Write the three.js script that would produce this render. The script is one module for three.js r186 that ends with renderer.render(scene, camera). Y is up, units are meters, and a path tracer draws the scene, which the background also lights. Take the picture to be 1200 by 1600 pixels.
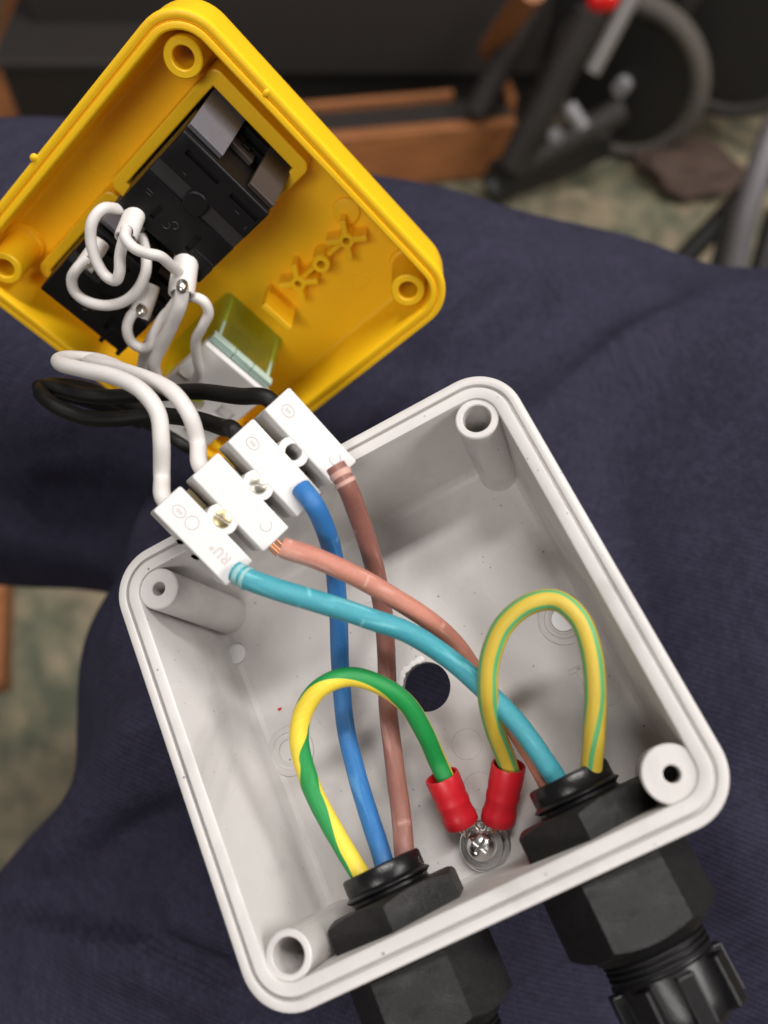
import * as THREE from 'three';
import { RoundedBoxGeometry } from 'three/addons/geometries/RoundedBoxGeometry.js';
import { RectAreaLightUniformsLib } from 'three/addons/lights/RectAreaLightUniformsLib.js';
import { MarchingCubes } from 'three/addons/objects/MarchingCubes.js';
import { ImprovedNoise } from 'three/addons/math/ImprovedNoise.js';
import { FontLoader } from 'three/addons/loaders/FontLoader.js';
import { TextGeometry } from 'three/addons/geometries/TextGeometry.js';
import { mergeGeometries, mergeVertices, toCreasedNormals } from 'three/addons/utils/BufferGeometryUtils.js';
import { Brush, Evaluator, SUBTRACTION, INTERSECTION } from 'three-bvh-csg';

// ------------------------------------------------------------------ camera, light, exposure
const scene = new THREE.Scene();
const FPX = 1345;                                            // focal length in pixels of the 1200 x 1600 photograph
const camera = new THREE.PerspectiveCamera(2 * Math.atan(800 / FPX) * 180 / Math.PI, 0.75, 0.01, 30);
camera.position.set(0, 0.78, 0);
camera.rotation.set(-58 * Math.PI / 180, 0, 0);
camera.updateMatrixWorld(true);
camera.focus = 0.157;
camera.userData.fStop = 11;
const renderer = new THREE.WebGLRenderer({ antialias: true });
renderer.toneMapping = THREE.LinearToneMapping;
renderer.toneMappingExposure = 0.92;
renderer.shadowMap.enabled = true;
RectAreaLightUniformsLib.init();
scene.background = new THREE.Color().setRGB(0.07, 0.066, 0.064);
scene.environment = null;
const LAMPS = [   // ceiling panels of the room: overhead, off to the right; last, a weaker fill added behind the sitter for the lid
  { p: [0.14, 2.5, -0.42], w: 1.3, h: 0.16, i: 56, yaw: 0.75 },
  { p: [1.7, 2.1, 0.05], w: 1.2, h: 0.9, i: 11, yaw: 0 },
  { p: [-0.5, 2.4, 1.7], w: 1.2, h: 0.5, i: 14, yaw: 0 },
];

// ------------------------------------------------------------------ helpers
const V3 = (x, y, z) => new THREE.Vector3(x, y, z);
let seed = 12345;
const rnd = () => { seed = (seed * 1664525 + 1013904223) >>> 0; return seed / 4294967296; };
const perlin = new ImprovedNoise();
const fbm = (x, y, z, o = 4) => { let s = 0, a = 1, t = 0; for (let i = 0; i < o; i++) { s += a * perlin.noise(x, y, z); t += a; a *= 0.5; x *= 2.03; y *= 2.03; z *= 2.03; } return s / t; };
const taken = {};
function numbered(n) { if (!(n in taken)) { taken[n] = 0; return n; } taken[n]++; return n + '_' + String(taken[n]).padStart(3, '0'); }
const AX = V3(), AY = V3(), AZ = V3(); camera.matrixWorld.extractBasis(AX, AY, AZ);
// a direction / point of the photographing camera (x right, y down, z ahead; mm) in the world (m)
const cdir = (x, y, z) => V3().addScaledVector(AX, x).addScaledVector(AY, -y).addScaledVector(AZ, -z);
const cpt = (x, y, z) => cdir(x, y, z).multiplyScalar(0.001).add(camera.position);
const at = (px, py, z) => cpt((px - 600) / FPX * z, (py - 800) / FPX * z, z);
function onPlaneY(px, py, h) { const d = cdir((px - 600) / FPX, (py - 800) / FPX, 1); return d.multiplyScalar((h - camera.position.y) / d.y).add(camera.position); }
// a frame of a box: local x along its side, y out of its opening, z along the other side
function frame(rv, T) {
  const r = V3(...rv), t = r.length(); r.normalize();
  const q = new THREE.Quaternion().setFromAxisAngle(r, t);
  const cx = V3(1, 0, 0).applyQuaternion(q), cy = V3(0, 1, 0).applyQuaternion(q), cz = V3(0, 0, 1).applyQuaternion(q);
  const X = cdir(cx.x, cx.y, cx.z), Z = cdir(cy.x, cy.y, cy.z), Y = cdir(-cz.x, -cz.y, -cz.z), O = cpt(...T);
  const Q = new THREE.Quaternion().setFromRotationMatrix(new THREE.Matrix4().makeBasis(X, Y, Z));
  const f = { X, Y, Z, O, Q };
  f.world = (x, y, z) => O.clone().addScaledVector(X, x * .001).addScaledVector(Y, y * .001).addScaledVector(Z, z * .001);
  f.local = (w) => { const d = w.clone().sub(O).multiplyScalar(1000); return V3(d.dot(X), d.dot(Y), d.dot(Z)); };
  f.pick = (px, py, h) => {                                   // the point at height h (mm) over the rim plane seen at a pixel
    const d = cdir((px - 600) / FPX, (py - 800) / FPX, 1), o = f.world(0, h, 0);
    const s = o.sub(camera.position).dot(Y) / d.dot(Y);
    return d.multiplyScalar(s).add(camera.position);
  };
  return f;
}
const BOX = frame([-0.3327, 0.1912, -0.461], [0.5337, 25.7486, 139.0548]);
const LID = frame([0.6775, 0.3055, -0.6968], [-39.1306, -50.3456, 188.2835]);

function triUV(g) {                                            // uv in metres, looked up along the face's main axis
  if (!g.attributes.normal) g.computeVertexNormals();
  const p = g.attributes.position, n = g.attributes.normal, uv = new Float32Array(p.count * 2);
  for (let i = 0; i < p.count; i++) {
    const a = Math.abs(n.getX(i)), b = Math.abs(n.getY(i)), c = Math.abs(n.getZ(i));
    if (b >= a && b >= c) { uv[2 * i] = p.getX(i); uv[2 * i + 1] = p.getZ(i); }
    else if (a >= c) { uv[2 * i] = p.getZ(i); uv[2 * i + 1] = p.getY(i); }
    else { uv[2 * i] = p.getX(i); uv[2 * i + 1] = p.getY(i); }
  }
  g.setAttribute('uv', new THREE.BufferAttribute(uv, 2));
  return g;
}
function clean(g) { g = g.index ? g.toNonIndexed() : g; for (const k of Object.keys(g.attributes)) if (!['position', 'normal', 'uv'].includes(k)) g.deleteAttribute(k); return g; }
// merges mm geometries into one named mesh in metres
function part(name, geos, m, parent, keepUV = false) {
  geos = (Array.isArray(geos) ? geos : [geos]).map(clean);
  let g = geos.length > 1 ? mergeGeometries(geos) : geos[0].clone();
  g.scale(.001, .001, .001);
  if (!keepUV) triUV(g);
  const o = new THREE.Mesh(g, m); o.name = name; o.castShadow = o.receiveShadow = true;
  parent.add(o); return o;
}
function thing(name, label, category, pos, quat, group) {
  const o = new THREE.Group(); o.name = numbered(name); scene.add(o);
  o.position.copy(pos); if (quat) o.quaternion.copy(quat);
  o.userData = { label, category }; if (group) o.userData.group = group;
  return o;
}
function struct(name, o) { o.name = name; o.userData.kind = 'structure'; o.receiveShadow = o.castShadow = true; scene.add(o); return o; }
const bx = (x, y, z, w, h, d, r = 0) => (r ? new RoundedBoxGeometry(w, h, d, 2, r) : new THREE.BoxGeometry(w, h, d)).translate(x, y, z);
const lathe = (pts, n = 40) => toCreasedNormals(new THREE.LatheGeometry(pts.map(p => new THREE.Vector2(p[0], p[1])), n), 0.5);
function along(g, p0, p1) {                                    // turns a geometry built along +y so that it runs from p0 towards p1
  const q = new THREE.Quaternion().setFromUnitVectors(V3(0, 1, 0), p1.clone().sub(p0).normalize());
  return g.applyQuaternion(q).translate(p0.x, p0.y, p0.z);
}
const cyl = (p0, p1, r, n = 16, r2 = r) => along(new THREE.CylinderGeometry(r2, r, p0.distanceTo(p1), n).translate(0, p0.distanceTo(p1) / 2, 0), p0, p1);
// ring of a rounded rectangle swept along a profile of (inset, height)
function sweepRR(W, H, R, prof, nc = 12) {
  const ring = [];
  for (const [sx, sz, a0] of [[1, 1, 0], [-1, 1, 90], [-1, -1, 180], [1, -1, 270]])
    for (let i = 0; i <= nc; i++) { const a = (a0 + 90 * i / nc) * Math.PI / 180; ring.push([sx * (W / 2 - R), sz * (H / 2 - R), Math.cos(a), Math.sin(a)]); }
  const n = ring.length, pos = [], idx = [];
  prof.forEach(([d, h]) => { for (const [cx, cz, ca, sa] of ring) { const r = Math.max(R - d, .05); const ex = Math.max(d - R + .05, 0); pos.push(cx - Math.sign(cx) * ex + ca * r, h, cz - Math.sign(cz) * ex + sa * r); } });
  for (let k = 0; k + 1 < prof.length; k++) for (let i = 0; i < n; i++) { const j = (i + 1) % n, a = k * n + i, b = k * n + j, c = a + n, d = b + n; idx.push(a, c, b, b, c, d); }
  const g = new THREE.BufferGeometry(); g.setAttribute('position', new THREE.Float32BufferAttribute(pos, 3)); g.setIndex(idx);
  return toCreasedNormals(g, 0.55);
}
function rrShape(W, H, R) {
  const s = new THREE.Shape(), x = W / 2, y = H / 2;
  s.moveTo(x, y - R); s.absarc(x - R, y - R, R, 0, Math.PI / 2); s.absarc(-x + R, y - R, R, Math.PI / 2, Math.PI); s.absarc(-x + R, -y + R, R, Math.PI, 1.5 * Math.PI); s.absarc(x - R, -y + R, R, 1.5 * Math.PI, 2 * Math.PI);
  return s;
}
function hole(s, x, y, r) { const p = new THREE.Path(); p.absarc(x, y, r, 0, Math.PI * 2, true); s.holes.push(p); }
// plate in the x-z plane from height y0 up to y1
function plate(shape, y0, y1, bevel = 0) { const g = new THREE.ExtrudeGeometry(shape, { depth: y1 - y0 - 2 * bevel, bevelEnabled: bevel > 0, bevelSize: bevel, bevelThickness: bevel, bevelOffset: -bevel, bevelSegments: 2, curveSegments: 20 }); return g.rotateX(Math.PI / 2).translate(0, y1 - bevel, 0); }
// note: rotateX(+90) sends shape y to +z and extrusion to -y
const post = (x, z, y0, y1, ro, ri, depth) => lathe([[ro * 1.06, y0], [ro, y1 - .25], [ro - .25, y1], [ri + .2, y1], [ri, y1 - .2], [ri, y1 - depth], [0.001, y1 - depth]], 36).translate(x, 0, z);
// tube through points with its own frames; uv: u along in metres, v once round
function tube(pts, r, o = {}) {
  const c = new THREE.CatmullRomCurve3(pts, false, 'centripetal'), L = c.getLength();
  const N = o.n || Math.max(24, pts.length * 10), M = o.m || 18;
  const P = [], T = []; for (let i = 0; i <= N; i++) { const e = Math.sin(Math.PI * i / N) * .22, w = i / N * L * .09; P.push(c.getPointAt(i / N).add(V3(perlin.noise(w, L, 2) * e, perlin.noise(w, 7, L) * e, perlin.noise(L, w, 5) * e))); T.push(c.getTangentAt(i / N)); }
  let nrm = V3(0, 1, 0); if (o.up) nrm.copy(o.up); nrm.addScaledVector(T[0], -nrm.dot(T[0])).normalize();
  const pos = [], uv = [], nor = [], idx = [];
  for (let i = 0; i <= N; i++) {
    if (i) nrm.applyQuaternion(new THREE.Quaternion().setFromUnitVectors(T[i - 1], T[i]));
    nrm.addScaledVector(T[i], -nrm.dot(T[i])).normalize();
    if (o.ref) nrm.copy(o.ref).addScaledVector(T[i], -o.ref.dot(T[i])).normalize();
    const b = V3().crossVectors(T[i], nrm), t = i / N, rr = (typeof r === 'function' ? r(t) : r) * (1 + .02 * perlin.noise(t * L * .35, L, 1)), tw = o.twist ? o.twist(t) : 0;
    for (let j = 0; j <= M; j++) {
      const a = j / M * Math.PI * 2, d = V3().addScaledVector(nrm, Math.cos(a)).addScaledVector(b, Math.sin(a));
      const q = P[i].clone().addScaledVector(d, rr); pos.push(q.x, q.y, q.z); nor.push(d.x, d.y, d.z); uv.push(t * L * .001, j / M + tw);
    }
  }
  for (let i = 0; i < N; i++) for (let j = 0; j < M; j++) { const a = i * (M + 1) + j, b2 = a + 1, c2 = a + M + 1, d2 = c2 + 1; idx.push(a, b2, c2, b2, d2, c2); }
  for (const e of [0, N]) { const k = pos.length / 3; pos.push(P[e].x, P[e].y, P[e].z); const d = T[e].clone().multiplyScalar(e ? 1 : -1); nor.push(d.x, d.y, d.z); uv.push(e ? L * .001 : 0, .5);
    const s = k + 1; for (let j = 0; j <= M; j++) { const q = e * (M + 1) + j; pos.push(pos[3 * q], pos[3 * q + 1], pos[3 * q + 2]); nor.push(d.x, d.y, d.z); uv.push(uv[2 * q], uv[2 * q + 1]); }
    for (let j = 0; j < M; j++) e ? idx.push(k, s + j, s + j + 1) : idx.push(k, s + j + 1, s + j); }
  const g = new THREE.BufferGeometry(); g.setAttribute('position', new THREE.Float32BufferAttribute(pos, 3)); g.setAttribute('normal', new THREE.Float32BufferAttribute(nor, 3)); g.setAttribute('uv', new THREE.Float32BufferAttribute(uv, 2)); g.setIndex(idx);
  return g;
}
const ev = new Evaluator(); ev.useGroups = false; ev.attributes = ['position', 'normal', 'uv'];
function prep(g) { g = g.index ? g : mergeVertices(g); if (!g.attributes.uv) g.setAttribute('uv', new THREE.Float32BufferAttribute(new Float32Array(g.attributes.position.count * 2), 2)); return new Brush(g); }
function csg(a, b, op) { const A = prep(a), B = prep(b); A.updateMatrixWorld(); B.updateMatrixWorld(); return ev.evaluate(A, B, op).geometry; }

// ------------------------------------------------------------------ textures and materials
function dataTex(n, fn, rep, srgb = false, m = n) {
  const d = new Uint8Array(n * m * 4);
  for (let j = 0; j < m; j++) for (let i = 0; i < n; i++) { const c = fn(i / n, j / m), k = 4 * (j * n + i); d[k] = c[0]; d[k + 1] = c[1]; d[k + 2] = c[2]; d[k + 3] = 255; }
  const t = new THREE.DataTexture(d, n, m); t.wrapS = t.wrapT = THREE.RepeatWrapping; t.magFilter = THREE.LinearFilter; t.minFilter = THREE.LinearMipmapLinearFilter; t.generateMipmaps = true;
  if (srgb) t.colorSpace = THREE.SRGBColorSpace; if (rep) t.repeat.set(rep, rep); t.needsUpdate = true; return t;
}
const tileN = (u, v, f, z, o = 3) => {                         // noise that tiles
  const a = u * 2 * Math.PI, b = v * 2 * Math.PI, k = f / 6.2832;
  return fbm(Math.cos(a) * k + z, Math.sin(a) * k + Math.cos(b) * k * .7, Math.sin(b) * k + z * 1.7, o);
};
const cl = x => Math.max(0, Math.min(255, x));
const fineBump = dataTex(256, (u, v) => { const g = cl(128 + 90 * tileN(u, v, 60, 3.3, 3)); return [g, g, g]; }, 60);
const coarseBump = dataTex(256, (u, v) => { const s = tileN(u, v, 90, 8.1, 2); const g = cl(128 + 150 * s); return [g, g, g]; }, 110);
const marks = new Float32Array(1024 * 1024);
{
  const dab = (x, y, v) => { x = ((x | 0) + 1024) % 1024; y = ((y | 0) + 1024) % 1024; const k = y * 1024 + x; if (Math.abs(v) > Math.abs(marks[k])) marks[k] = v; };
  for (let i = 0; i < 260; i++) { let x = rnd() * 1024, y = rnd() * 1024; const a = rnd() < .6 ? 1.1 + .3 * rnd() : rnd() * 6.28, n = 10 + rnd() * 70, v = (rnd() < .6 ? .05 : -.06) * (.3 + rnd()); for (let k = 0; k < n; k++) { dab(x, y, v * Math.sin(Math.PI * k / n)); x += Math.cos(a); y += Math.sin(a); } }
  for (let i = 0; i < 150; i++) { const x = rnd() * 1024, y = rnd() * 1024, r = rnd() < .12 ? 2.2 : 1.1, v = -.12 - .35 * rnd(); for (let a = -3; a <= 3; a++) for (let b = -3; b <= 3; b++) if (a * a + b * b <= r * r) dab(x + a, y + b, v); }
}
const plasticMap = dataTex(1024, (u, v) => {
  const s = tileN(u, v, 9, 4.2, 4), k = 1 + .035 * tileN(u, v, 14, 1.2, 4) + (s > .12 ? -.22 * (s - .12) : 0) + marks[Math.floor(v * 1023.9) * 1024 + Math.floor(u * 1023.9)];
  return [cl(203 * k), cl(199 * k), cl(196 * k)];
}, 9.7, true);
const rough = dataTex(256, (u, v) => { const g = cl(128 + 70 * tileN(u, v, 18, 9.9, 4)); return [g, g, g]; }, 25);
const pitMap = dataTex(256, (u, v) => { const a = tileN(u, v, 110, 3.1, 2), b = tileN(u, v, 14, 6.1, 3); const k = (a > .3 ? .7 : 1) * (1 + .22 * b); return [cl(200 * k), cl(196 * k), cl(197 * k)]; }, 60, true);
const mat = (o) => new THREE.MeshPhysicalMaterial({ metalness: 0, roughness: .5, ...o });
const C = (r, g, b) => new THREE.Color().setRGB(r, g, b);
const hex = h => new THREE.Color(h);
const M = {
  grey: mat({ map: plasticMap, roughness: .42, bumpMap: fineBump, bumpScale: .00004 }),
  greyBright: mat({ color: C(.8, .79, .78), roughness: .4 }),
  yellow: mat({ color: C(1, .585, .009), roughness: .42, bumpMap: fineBump, bumpScale: .00004 }),
  block: mat({ color: C(.71, .695, .68), roughness: .38, bumpMap: fineBump, bumpScale: .00003 }),
  emboss: mat({ color: C(.58, .53, .52), roughness: .5 }),
  nylon: mat({ specularIntensity: .8, color: C(.007, .0065, .007), roughness: .3, bumpMap: fineBump, bumpScale: .00005 }),
  nylonRough: mat({ specularIntensity: .8, color: C(.018, .0163, .017), map: pitMap, roughness: .43, bumpMap: coarseBump, bumpScale: .00014 }),
  black: mat({ specularIntensity: .55, color: C(.006, .0055, .006), roughness: .4, bumpMap: fineBump, bumpScale: .00004 }),
  blackWire: mat({ specularIntensity: .6, color: C(.006, .0055, .0055), roughness: .42, bumpMap: fineBump, bumpScale: .00004 }),
  whiteWire: mat({ color: C(.67, .635, .61), roughness: .4, bumpMap: fineBump, bumpScale: .00003 }),
  steel: mat({ color: C(.8, .79, .77), metalness: 1, roughness: .24, bumpMap: fineBump, bumpScale: .00003 }),
  bracket: mat({ color: C(.16, .155, .175), metalness: .3, roughness: .5, bumpMap: rough, bumpScale: .0002 }),
  bracketDark: mat({ color: C(.05, .038, .032), roughness: .5 }),
  grooveSheen: mat({ color: C(.035, .032, .034), roughness: .4 }),  // lighter grey painted in for the gloss along the switch groove
  brass: mat({ color: C(.6, .5, .28), metalness: 1, roughness: .32 }),
  nickel: mat({ color: C(.62, .58, .48), metalness: 1, roughness: .3 }),
  copper: mat({ color: C(.72, .33, .18), metalness: 1, roughness: .3 }),
  solder: mat({ color: C(.62, .6, .56), metalness: 1, roughness: .28 }),
  red: mat({ color: C(.56, .012, .022), roughness: .38, bumpMap: rough, bumpScale: .00012 }),
  lens: mat({ color: C(.76, .86, .2), roughness: .08, transmission: .9, thickness: 0, ior: 1.49, side: THREE.DoubleSide }),
  paleGreen: mat({ color: C(.55, .72, .66), roughness: .25, transmission: .25, thickness: 0 }),
  lampWhite: mat({ color: C(.74, .72, .70), roughness: .45 }),
  clear: mat({ color: C(.9, .9, .9), roughness: .08, transmission: .9, thickness: .001, ior: 1.45 }),
};
// insulation with scuffs: colour map along (u, metres) and round (v)
function wireMat(rgb, worn, zz, extra = {}) {
  const nicks = []; for (let i = 0; i < 5; i++) nicks.push([rnd(), rnd(), .003 + .006 * rnd(), .04 + .09 * rnd(), (rnd() - .5) * .06]);
  const t = dataTex(1024, (u, v) => {
    const s = tileN(u, v, 26, zz, 3), w = tileN(u, v, 9, zz + 7, 3), fine = fbm(u * 260, v * 9, zz, 2), k = 1 + .06 * s + .05 * fine;
    let f = w > .2 ? Math.min(1, (w - .2) * 5) * .4 : 0;
    for (const [a, b, wd, ln, sk] of nicks) { let dv = v - b; dv -= Math.round(dv); const du = u - a - sk * dv; if (Math.abs(dv) < ln && Math.abs(du) < wd) f = Math.max(f, .85 * (1 - Math.abs(du) / wd) * (.6 + .8 * fbm(u * 300, v * 30, 3, 2))); }
    return [0, 1, 2].map(i => cl((rgb[i] * (1 - f) + worn[i] * f) * k));
  }, 1, true, 64);
  t.repeat.set(11, 1);
  return mat({ map: t, roughness: .42, bumpMap: rough, bumpScale: .00008, ...extra });
}
M.teal = wireMat([62, 152, 166], [165, 222, 226], 1.1);
M.blue = wireMat([44, 112, 176], [120, 175, 215], 2.1);
M.brown = wireMat([140, 92, 82], [205, 165, 155], 3.1);
M.pink = wireMat([190, 126, 108], [232, 196, 184], 4.1);
function stripeMat(bands, base, green, zz) {
  const t = dataTex(512, (u, v) => {
    let g = 0; const wob = .012 * tileN(u, v, 10, zz + 2, 2);
    for (const [a, b] of bands) { const e = .012, x = v + wob; g = Math.max(g, Math.min(1, Math.max(0, Math.min((x - a) / e, (b - x) / e)))); }
    const fib = 1 + .09 * fbm(u * 14 + zz, v * 46, zz, 3), k = 1 + .05 * tileN(u, v, 20, zz, 3);
    return [0, 1, 2].map(i => cl((base[i] * (1 - g) + green[i] * fib * g) * k));
  }, 1, true, 128);
  t.repeat.set(12, 1);
  return mat({ map: t, roughness: .42, bumpMap: rough, bumpScale: .00006 });
}
M.earthLeft = stripeMat([[.03, .45]], [236, 208, 62], [22, 140, 66], 1.7);
M.earthRight = stripeMat([[.09, .17], [.45, .55], [.83, .91]], [206, 178, 62], [92, 172, 112], 5.2);

// ------------------------------------------------------------------ lamps of the room and the added lid fill (out of the picture, overhead)
for (const [k, l] of LAMPS.entries()) {
  const a = new THREE.RectAreaLight(new THREE.Color().setRGB(1, .965, .935), l.i, l.w, l.h);
  a.position.set(...l.p); const tgt = V3(0, .6, -.1); a.lookAt(tgt); a.rotateZ(l.yaw); scene.add(a);
}

// ------------------------------------------------------------------ floor
const floorTex = dataTex(1024, (u, v) => {
  const a = tileN(u, v, 16, 2.2, 5), b = tileN(u, v, 40, 6.6, 4), c = tileN(u, v, 70, 11, 3);
  let t = Math.max(0, Math.min(1, 0.55 + 1.6 * a + 1.2 * b)); const s = c > .2 ? 1 : 0;
  const G = [100, 103, 84], T = [140, 127, 104], k = 1 + .25 * b;
  t = Math.min(1, t + s * .25);
  return [0, 1, 2].map(i => cl((G[i] * (1 - t) + T[i] * t) * k));
}, 1, true);
floorTex.repeat.set(.9, .9);
{
  const g = new THREE.PlaneGeometry(8, 8).rotateX(-Math.PI / 2); triUV(g);
  struct('floor', new THREE.Mesh(g, mat({ map: floorTex, roughness: .6, bumpMap: rough, bumpScale: .0004 })));
}

// ------------------------------------------------------------------ the person's trousers: limbs joined on a grid
{
  const knit = dataTex(512, (u, v) => {
    const nx = 32, ny = 28; const U = u * nx, Vv = v * ny; const col = U - Math.floor(U), side = col < .5 ? col * 2 : 2 - col * 2;
    let y = Vv + side * .55; y -= Math.floor(y); const rib = Math.pow(Math.abs(Math.sin(Math.PI * y)), .8) * (.35 + .65 * Math.sin(Math.PI * Math.min(1, Math.abs(col < .5 ? col * 2 : (1 - col) * 2))));
    const g = cl(40 + 180 * rib + 26 * tileN(u, v, 60, 2, 2)); return [g, g, g];
  }, 26);
  const fabCol = dataTex(512, (u, v) => { const k = 1 + .22 * tileN(u, v, 150, 1.4, 2) + .16 * tileN(u, v, 50, 4.4, 4) + .12 * tileN(u, v, 10, 7.7, 3); return [cl(53 * k), cl(51 * k), cl(68 * k)]; }, 7, true);
  const fabric = mat({ map: fabCol, roughness: .95, bumpMap: knit, bumpScale: .0006, specularIntensity: .3, sheen: .25, sheenRoughness: .6, sheenColor: C(.05, .05, .08) });
  const caps = [
    // [from, radius, to, radius] in metres
    [at(-420, 545, 335), .088, at(150, 570, 330), .085], [at(150, 570, 330), .085, at(640, 660, 330), .084], [at(640, 660, 330), .084, at(1500, 900, 335), .085],
    [at(560, 2300, 300), .10, at(590, 1080, 288), .094], [at(590, 1080, 288), .094, at(700, 760, 320), .085],
    [at(1150, 2100, 312), .11, at(1180, 905, 316), .110],
    [at(-420, 2270, 262), .060, at(520, 1240, 262), .058],
    [at(-260, 1640, 235), .042, at(520, 1830, 240), .045],
  ];
  const seg = (p, a, b) => { const ab = b.clone().sub(a), t = Math.max(0, Math.min(1, p.clone().sub(a).dot(ab) / ab.lengthSq())); return [p.distanceTo(a.clone().addScaledVector(ab, t)), t]; };
  const limbs = p => { let d = 9; for (const [a, ra, b, rb] of caps) { const [q, t] = seg(p, a, b); const e = q - (ra + (rb - ra) * t), kk = .007, h = Math.max(kk - Math.abs(d - e), 0) / kk; d = Math.min(d, e) - h * h * kk * .25; } return d; };
  const onCloth = (px, py) => { const d = cdir((px - 600) / FPX, (py - 800) / FPX, 1).normalize(); let s = .12; for (let i = 0; i < 60; i++) { const e = limbs(camera.position.clone().addScaledVector(d, s)); if (e < 5e-4 || s > .6) break; s += e; } return camera.position.clone().addScaledVector(d, s); };
  const folds = [];   // [from, to, radius (m), height (m): + ridge, - crease]
  const fold = (list, r, h) => { const w = list.map(q => onCloth(...q)); folds.push([w, r, h]); };
  fold([[700, 640], [780, 578], [860, 515], [940, 462], [1030, 432]], .0105, -.045); fold([[760, 660], [880, 545], [980, 490], [1080, 455]], .013, .011);
  fold([[640, 640], [740, 560], [830, 490], [930, 432]], .012, .01); fold([[560, 640], [640, 560]], .008, -.005); fold([[640, 500], [720, 440], [800, 400]], .01, -.004);
  fold([[60, 1345], [140, 1250], [235, 1130], [330, 1030]], .007, 0.0144); fold([[100, 1330], [180, 1270], [300, 1215]], .006, 0.0120); fold([[110, 1370], [200, 1300], [310, 1240]], .008, -0.0144);
  fold([[0, 1425], [90, 1445], [160, 1470], [260, 1510], [340, 1560], [400, 1600]], .006, 0.0144); fold([[20, 1405], [110, 1425], [180, 1450], [280, 1490], [360, 1540]], .007, -0.0192); fold([[170, 1470], [280, 1455], [400, 1460]], .006, 0.0096);
  fold([[30, 800], [120, 820], [200, 880]], .014, -0.0240); fold([[190, 960], [225, 860], [240, 760]], .01, 0.0144); fold([[150, 980], [190, 890], [200, 800]], .008, -0.0192); fold([[20, 480], [40, 560], [80, 700]], .016, 0.0144);
  fold([[640, 1060], [690, 1090]], .022, -.046);
  fold([[1130, 780], [1190, 900]], .02, -.003); fold([[1150, 1300], [1200, 1420]], .01, .004);
  const lo = V3(-.27, .34, -.35), hi = V3(.27, .70, .13);
  const N = 168, mc = new MarchingCubes(N, undefined, false, false, 600000), size = hi.clone().sub(lo), p = V3();
  mc.isolation = 0;
  for (let k = 0; k < N; k++) for (let j = 0; j < N; j++) for (let i = 0; i < N; i++) {
    p.set(lo.x + size.x * i / N, lo.y + size.y * j / N, lo.z + size.z * k / N);
    let d = limbs(p);
    if (d < .05 && d > -.05) {
      for (const [w, r, hgt] of folds) { let q = 9, at = 0; for (let m = 0; m + 1 < w.length; m++) { const [e, t] = seg(p, w[m], w[m + 1]); if (e < q) { q = e; at = (m + t) / (w.length - 1); } } if (q < 3 * r) d -= hgt * Math.exp(-(q * q) / (r * r)) * (w.length < 3 ? 1 : .25 + .75 * Math.sin(Math.PI * at)); }
      d -= .004 * fbm(p.x * 14, p.y * 14, p.z * 14, 2);
    }
    mc.field[i + j * N + k * N * N] = -d;
  }
  mc.update();
  const cnt = mc.count, pa = mc.positionArray, pos = new Float32Array(cnt * 3);
  for (let i = 0; i < cnt; i++) { pos[3 * i] = lo.x + size.x * (pa[3 * i] + 1) / 2; pos[3 * i + 1] = lo.y + size.y * (pa[3 * i + 1] + 1) / 2; pos[3 * i + 2] = lo.z + size.z * (pa[3 * i + 2] + 1) / 2; }
  let g = new THREE.BufferGeometry(); g.setAttribute('position', new THREE.BufferAttribute(pos, 3));
  g = mergeVertices(g, 1e-5); g.computeVertexNormals();
  const uv = new Float32Array(g.attributes.position.count * 2);
  for (let i = 0; i < g.attributes.position.count; i++) { p.fromBufferAttribute(g.attributes.position, i); const q = p.clone().sub(camera.position); uv[2 * i] = p.x * .92 + p.z * .38; uv[2 * i + 1] = -p.x * .38 + p.z * .92 - p.y * .35; }
  g.setAttribute('uv', new THREE.BufferAttribute(uv, 2));
  const base = V3(0, .5, -.1); g.translate(-base.x, -base.y, -base.z);
  const t = thing('person', 'person in navy blue knitted sweatpants, seated with the opened boxes on the lap', 'person', base);
  const o = new THREE.Mesh(g, fabric); o.name = 'trousers'; o.castShadow = o.receiveShadow = true; t.add(o);
  console.log('trousers', cnt / 3);
}

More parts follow.
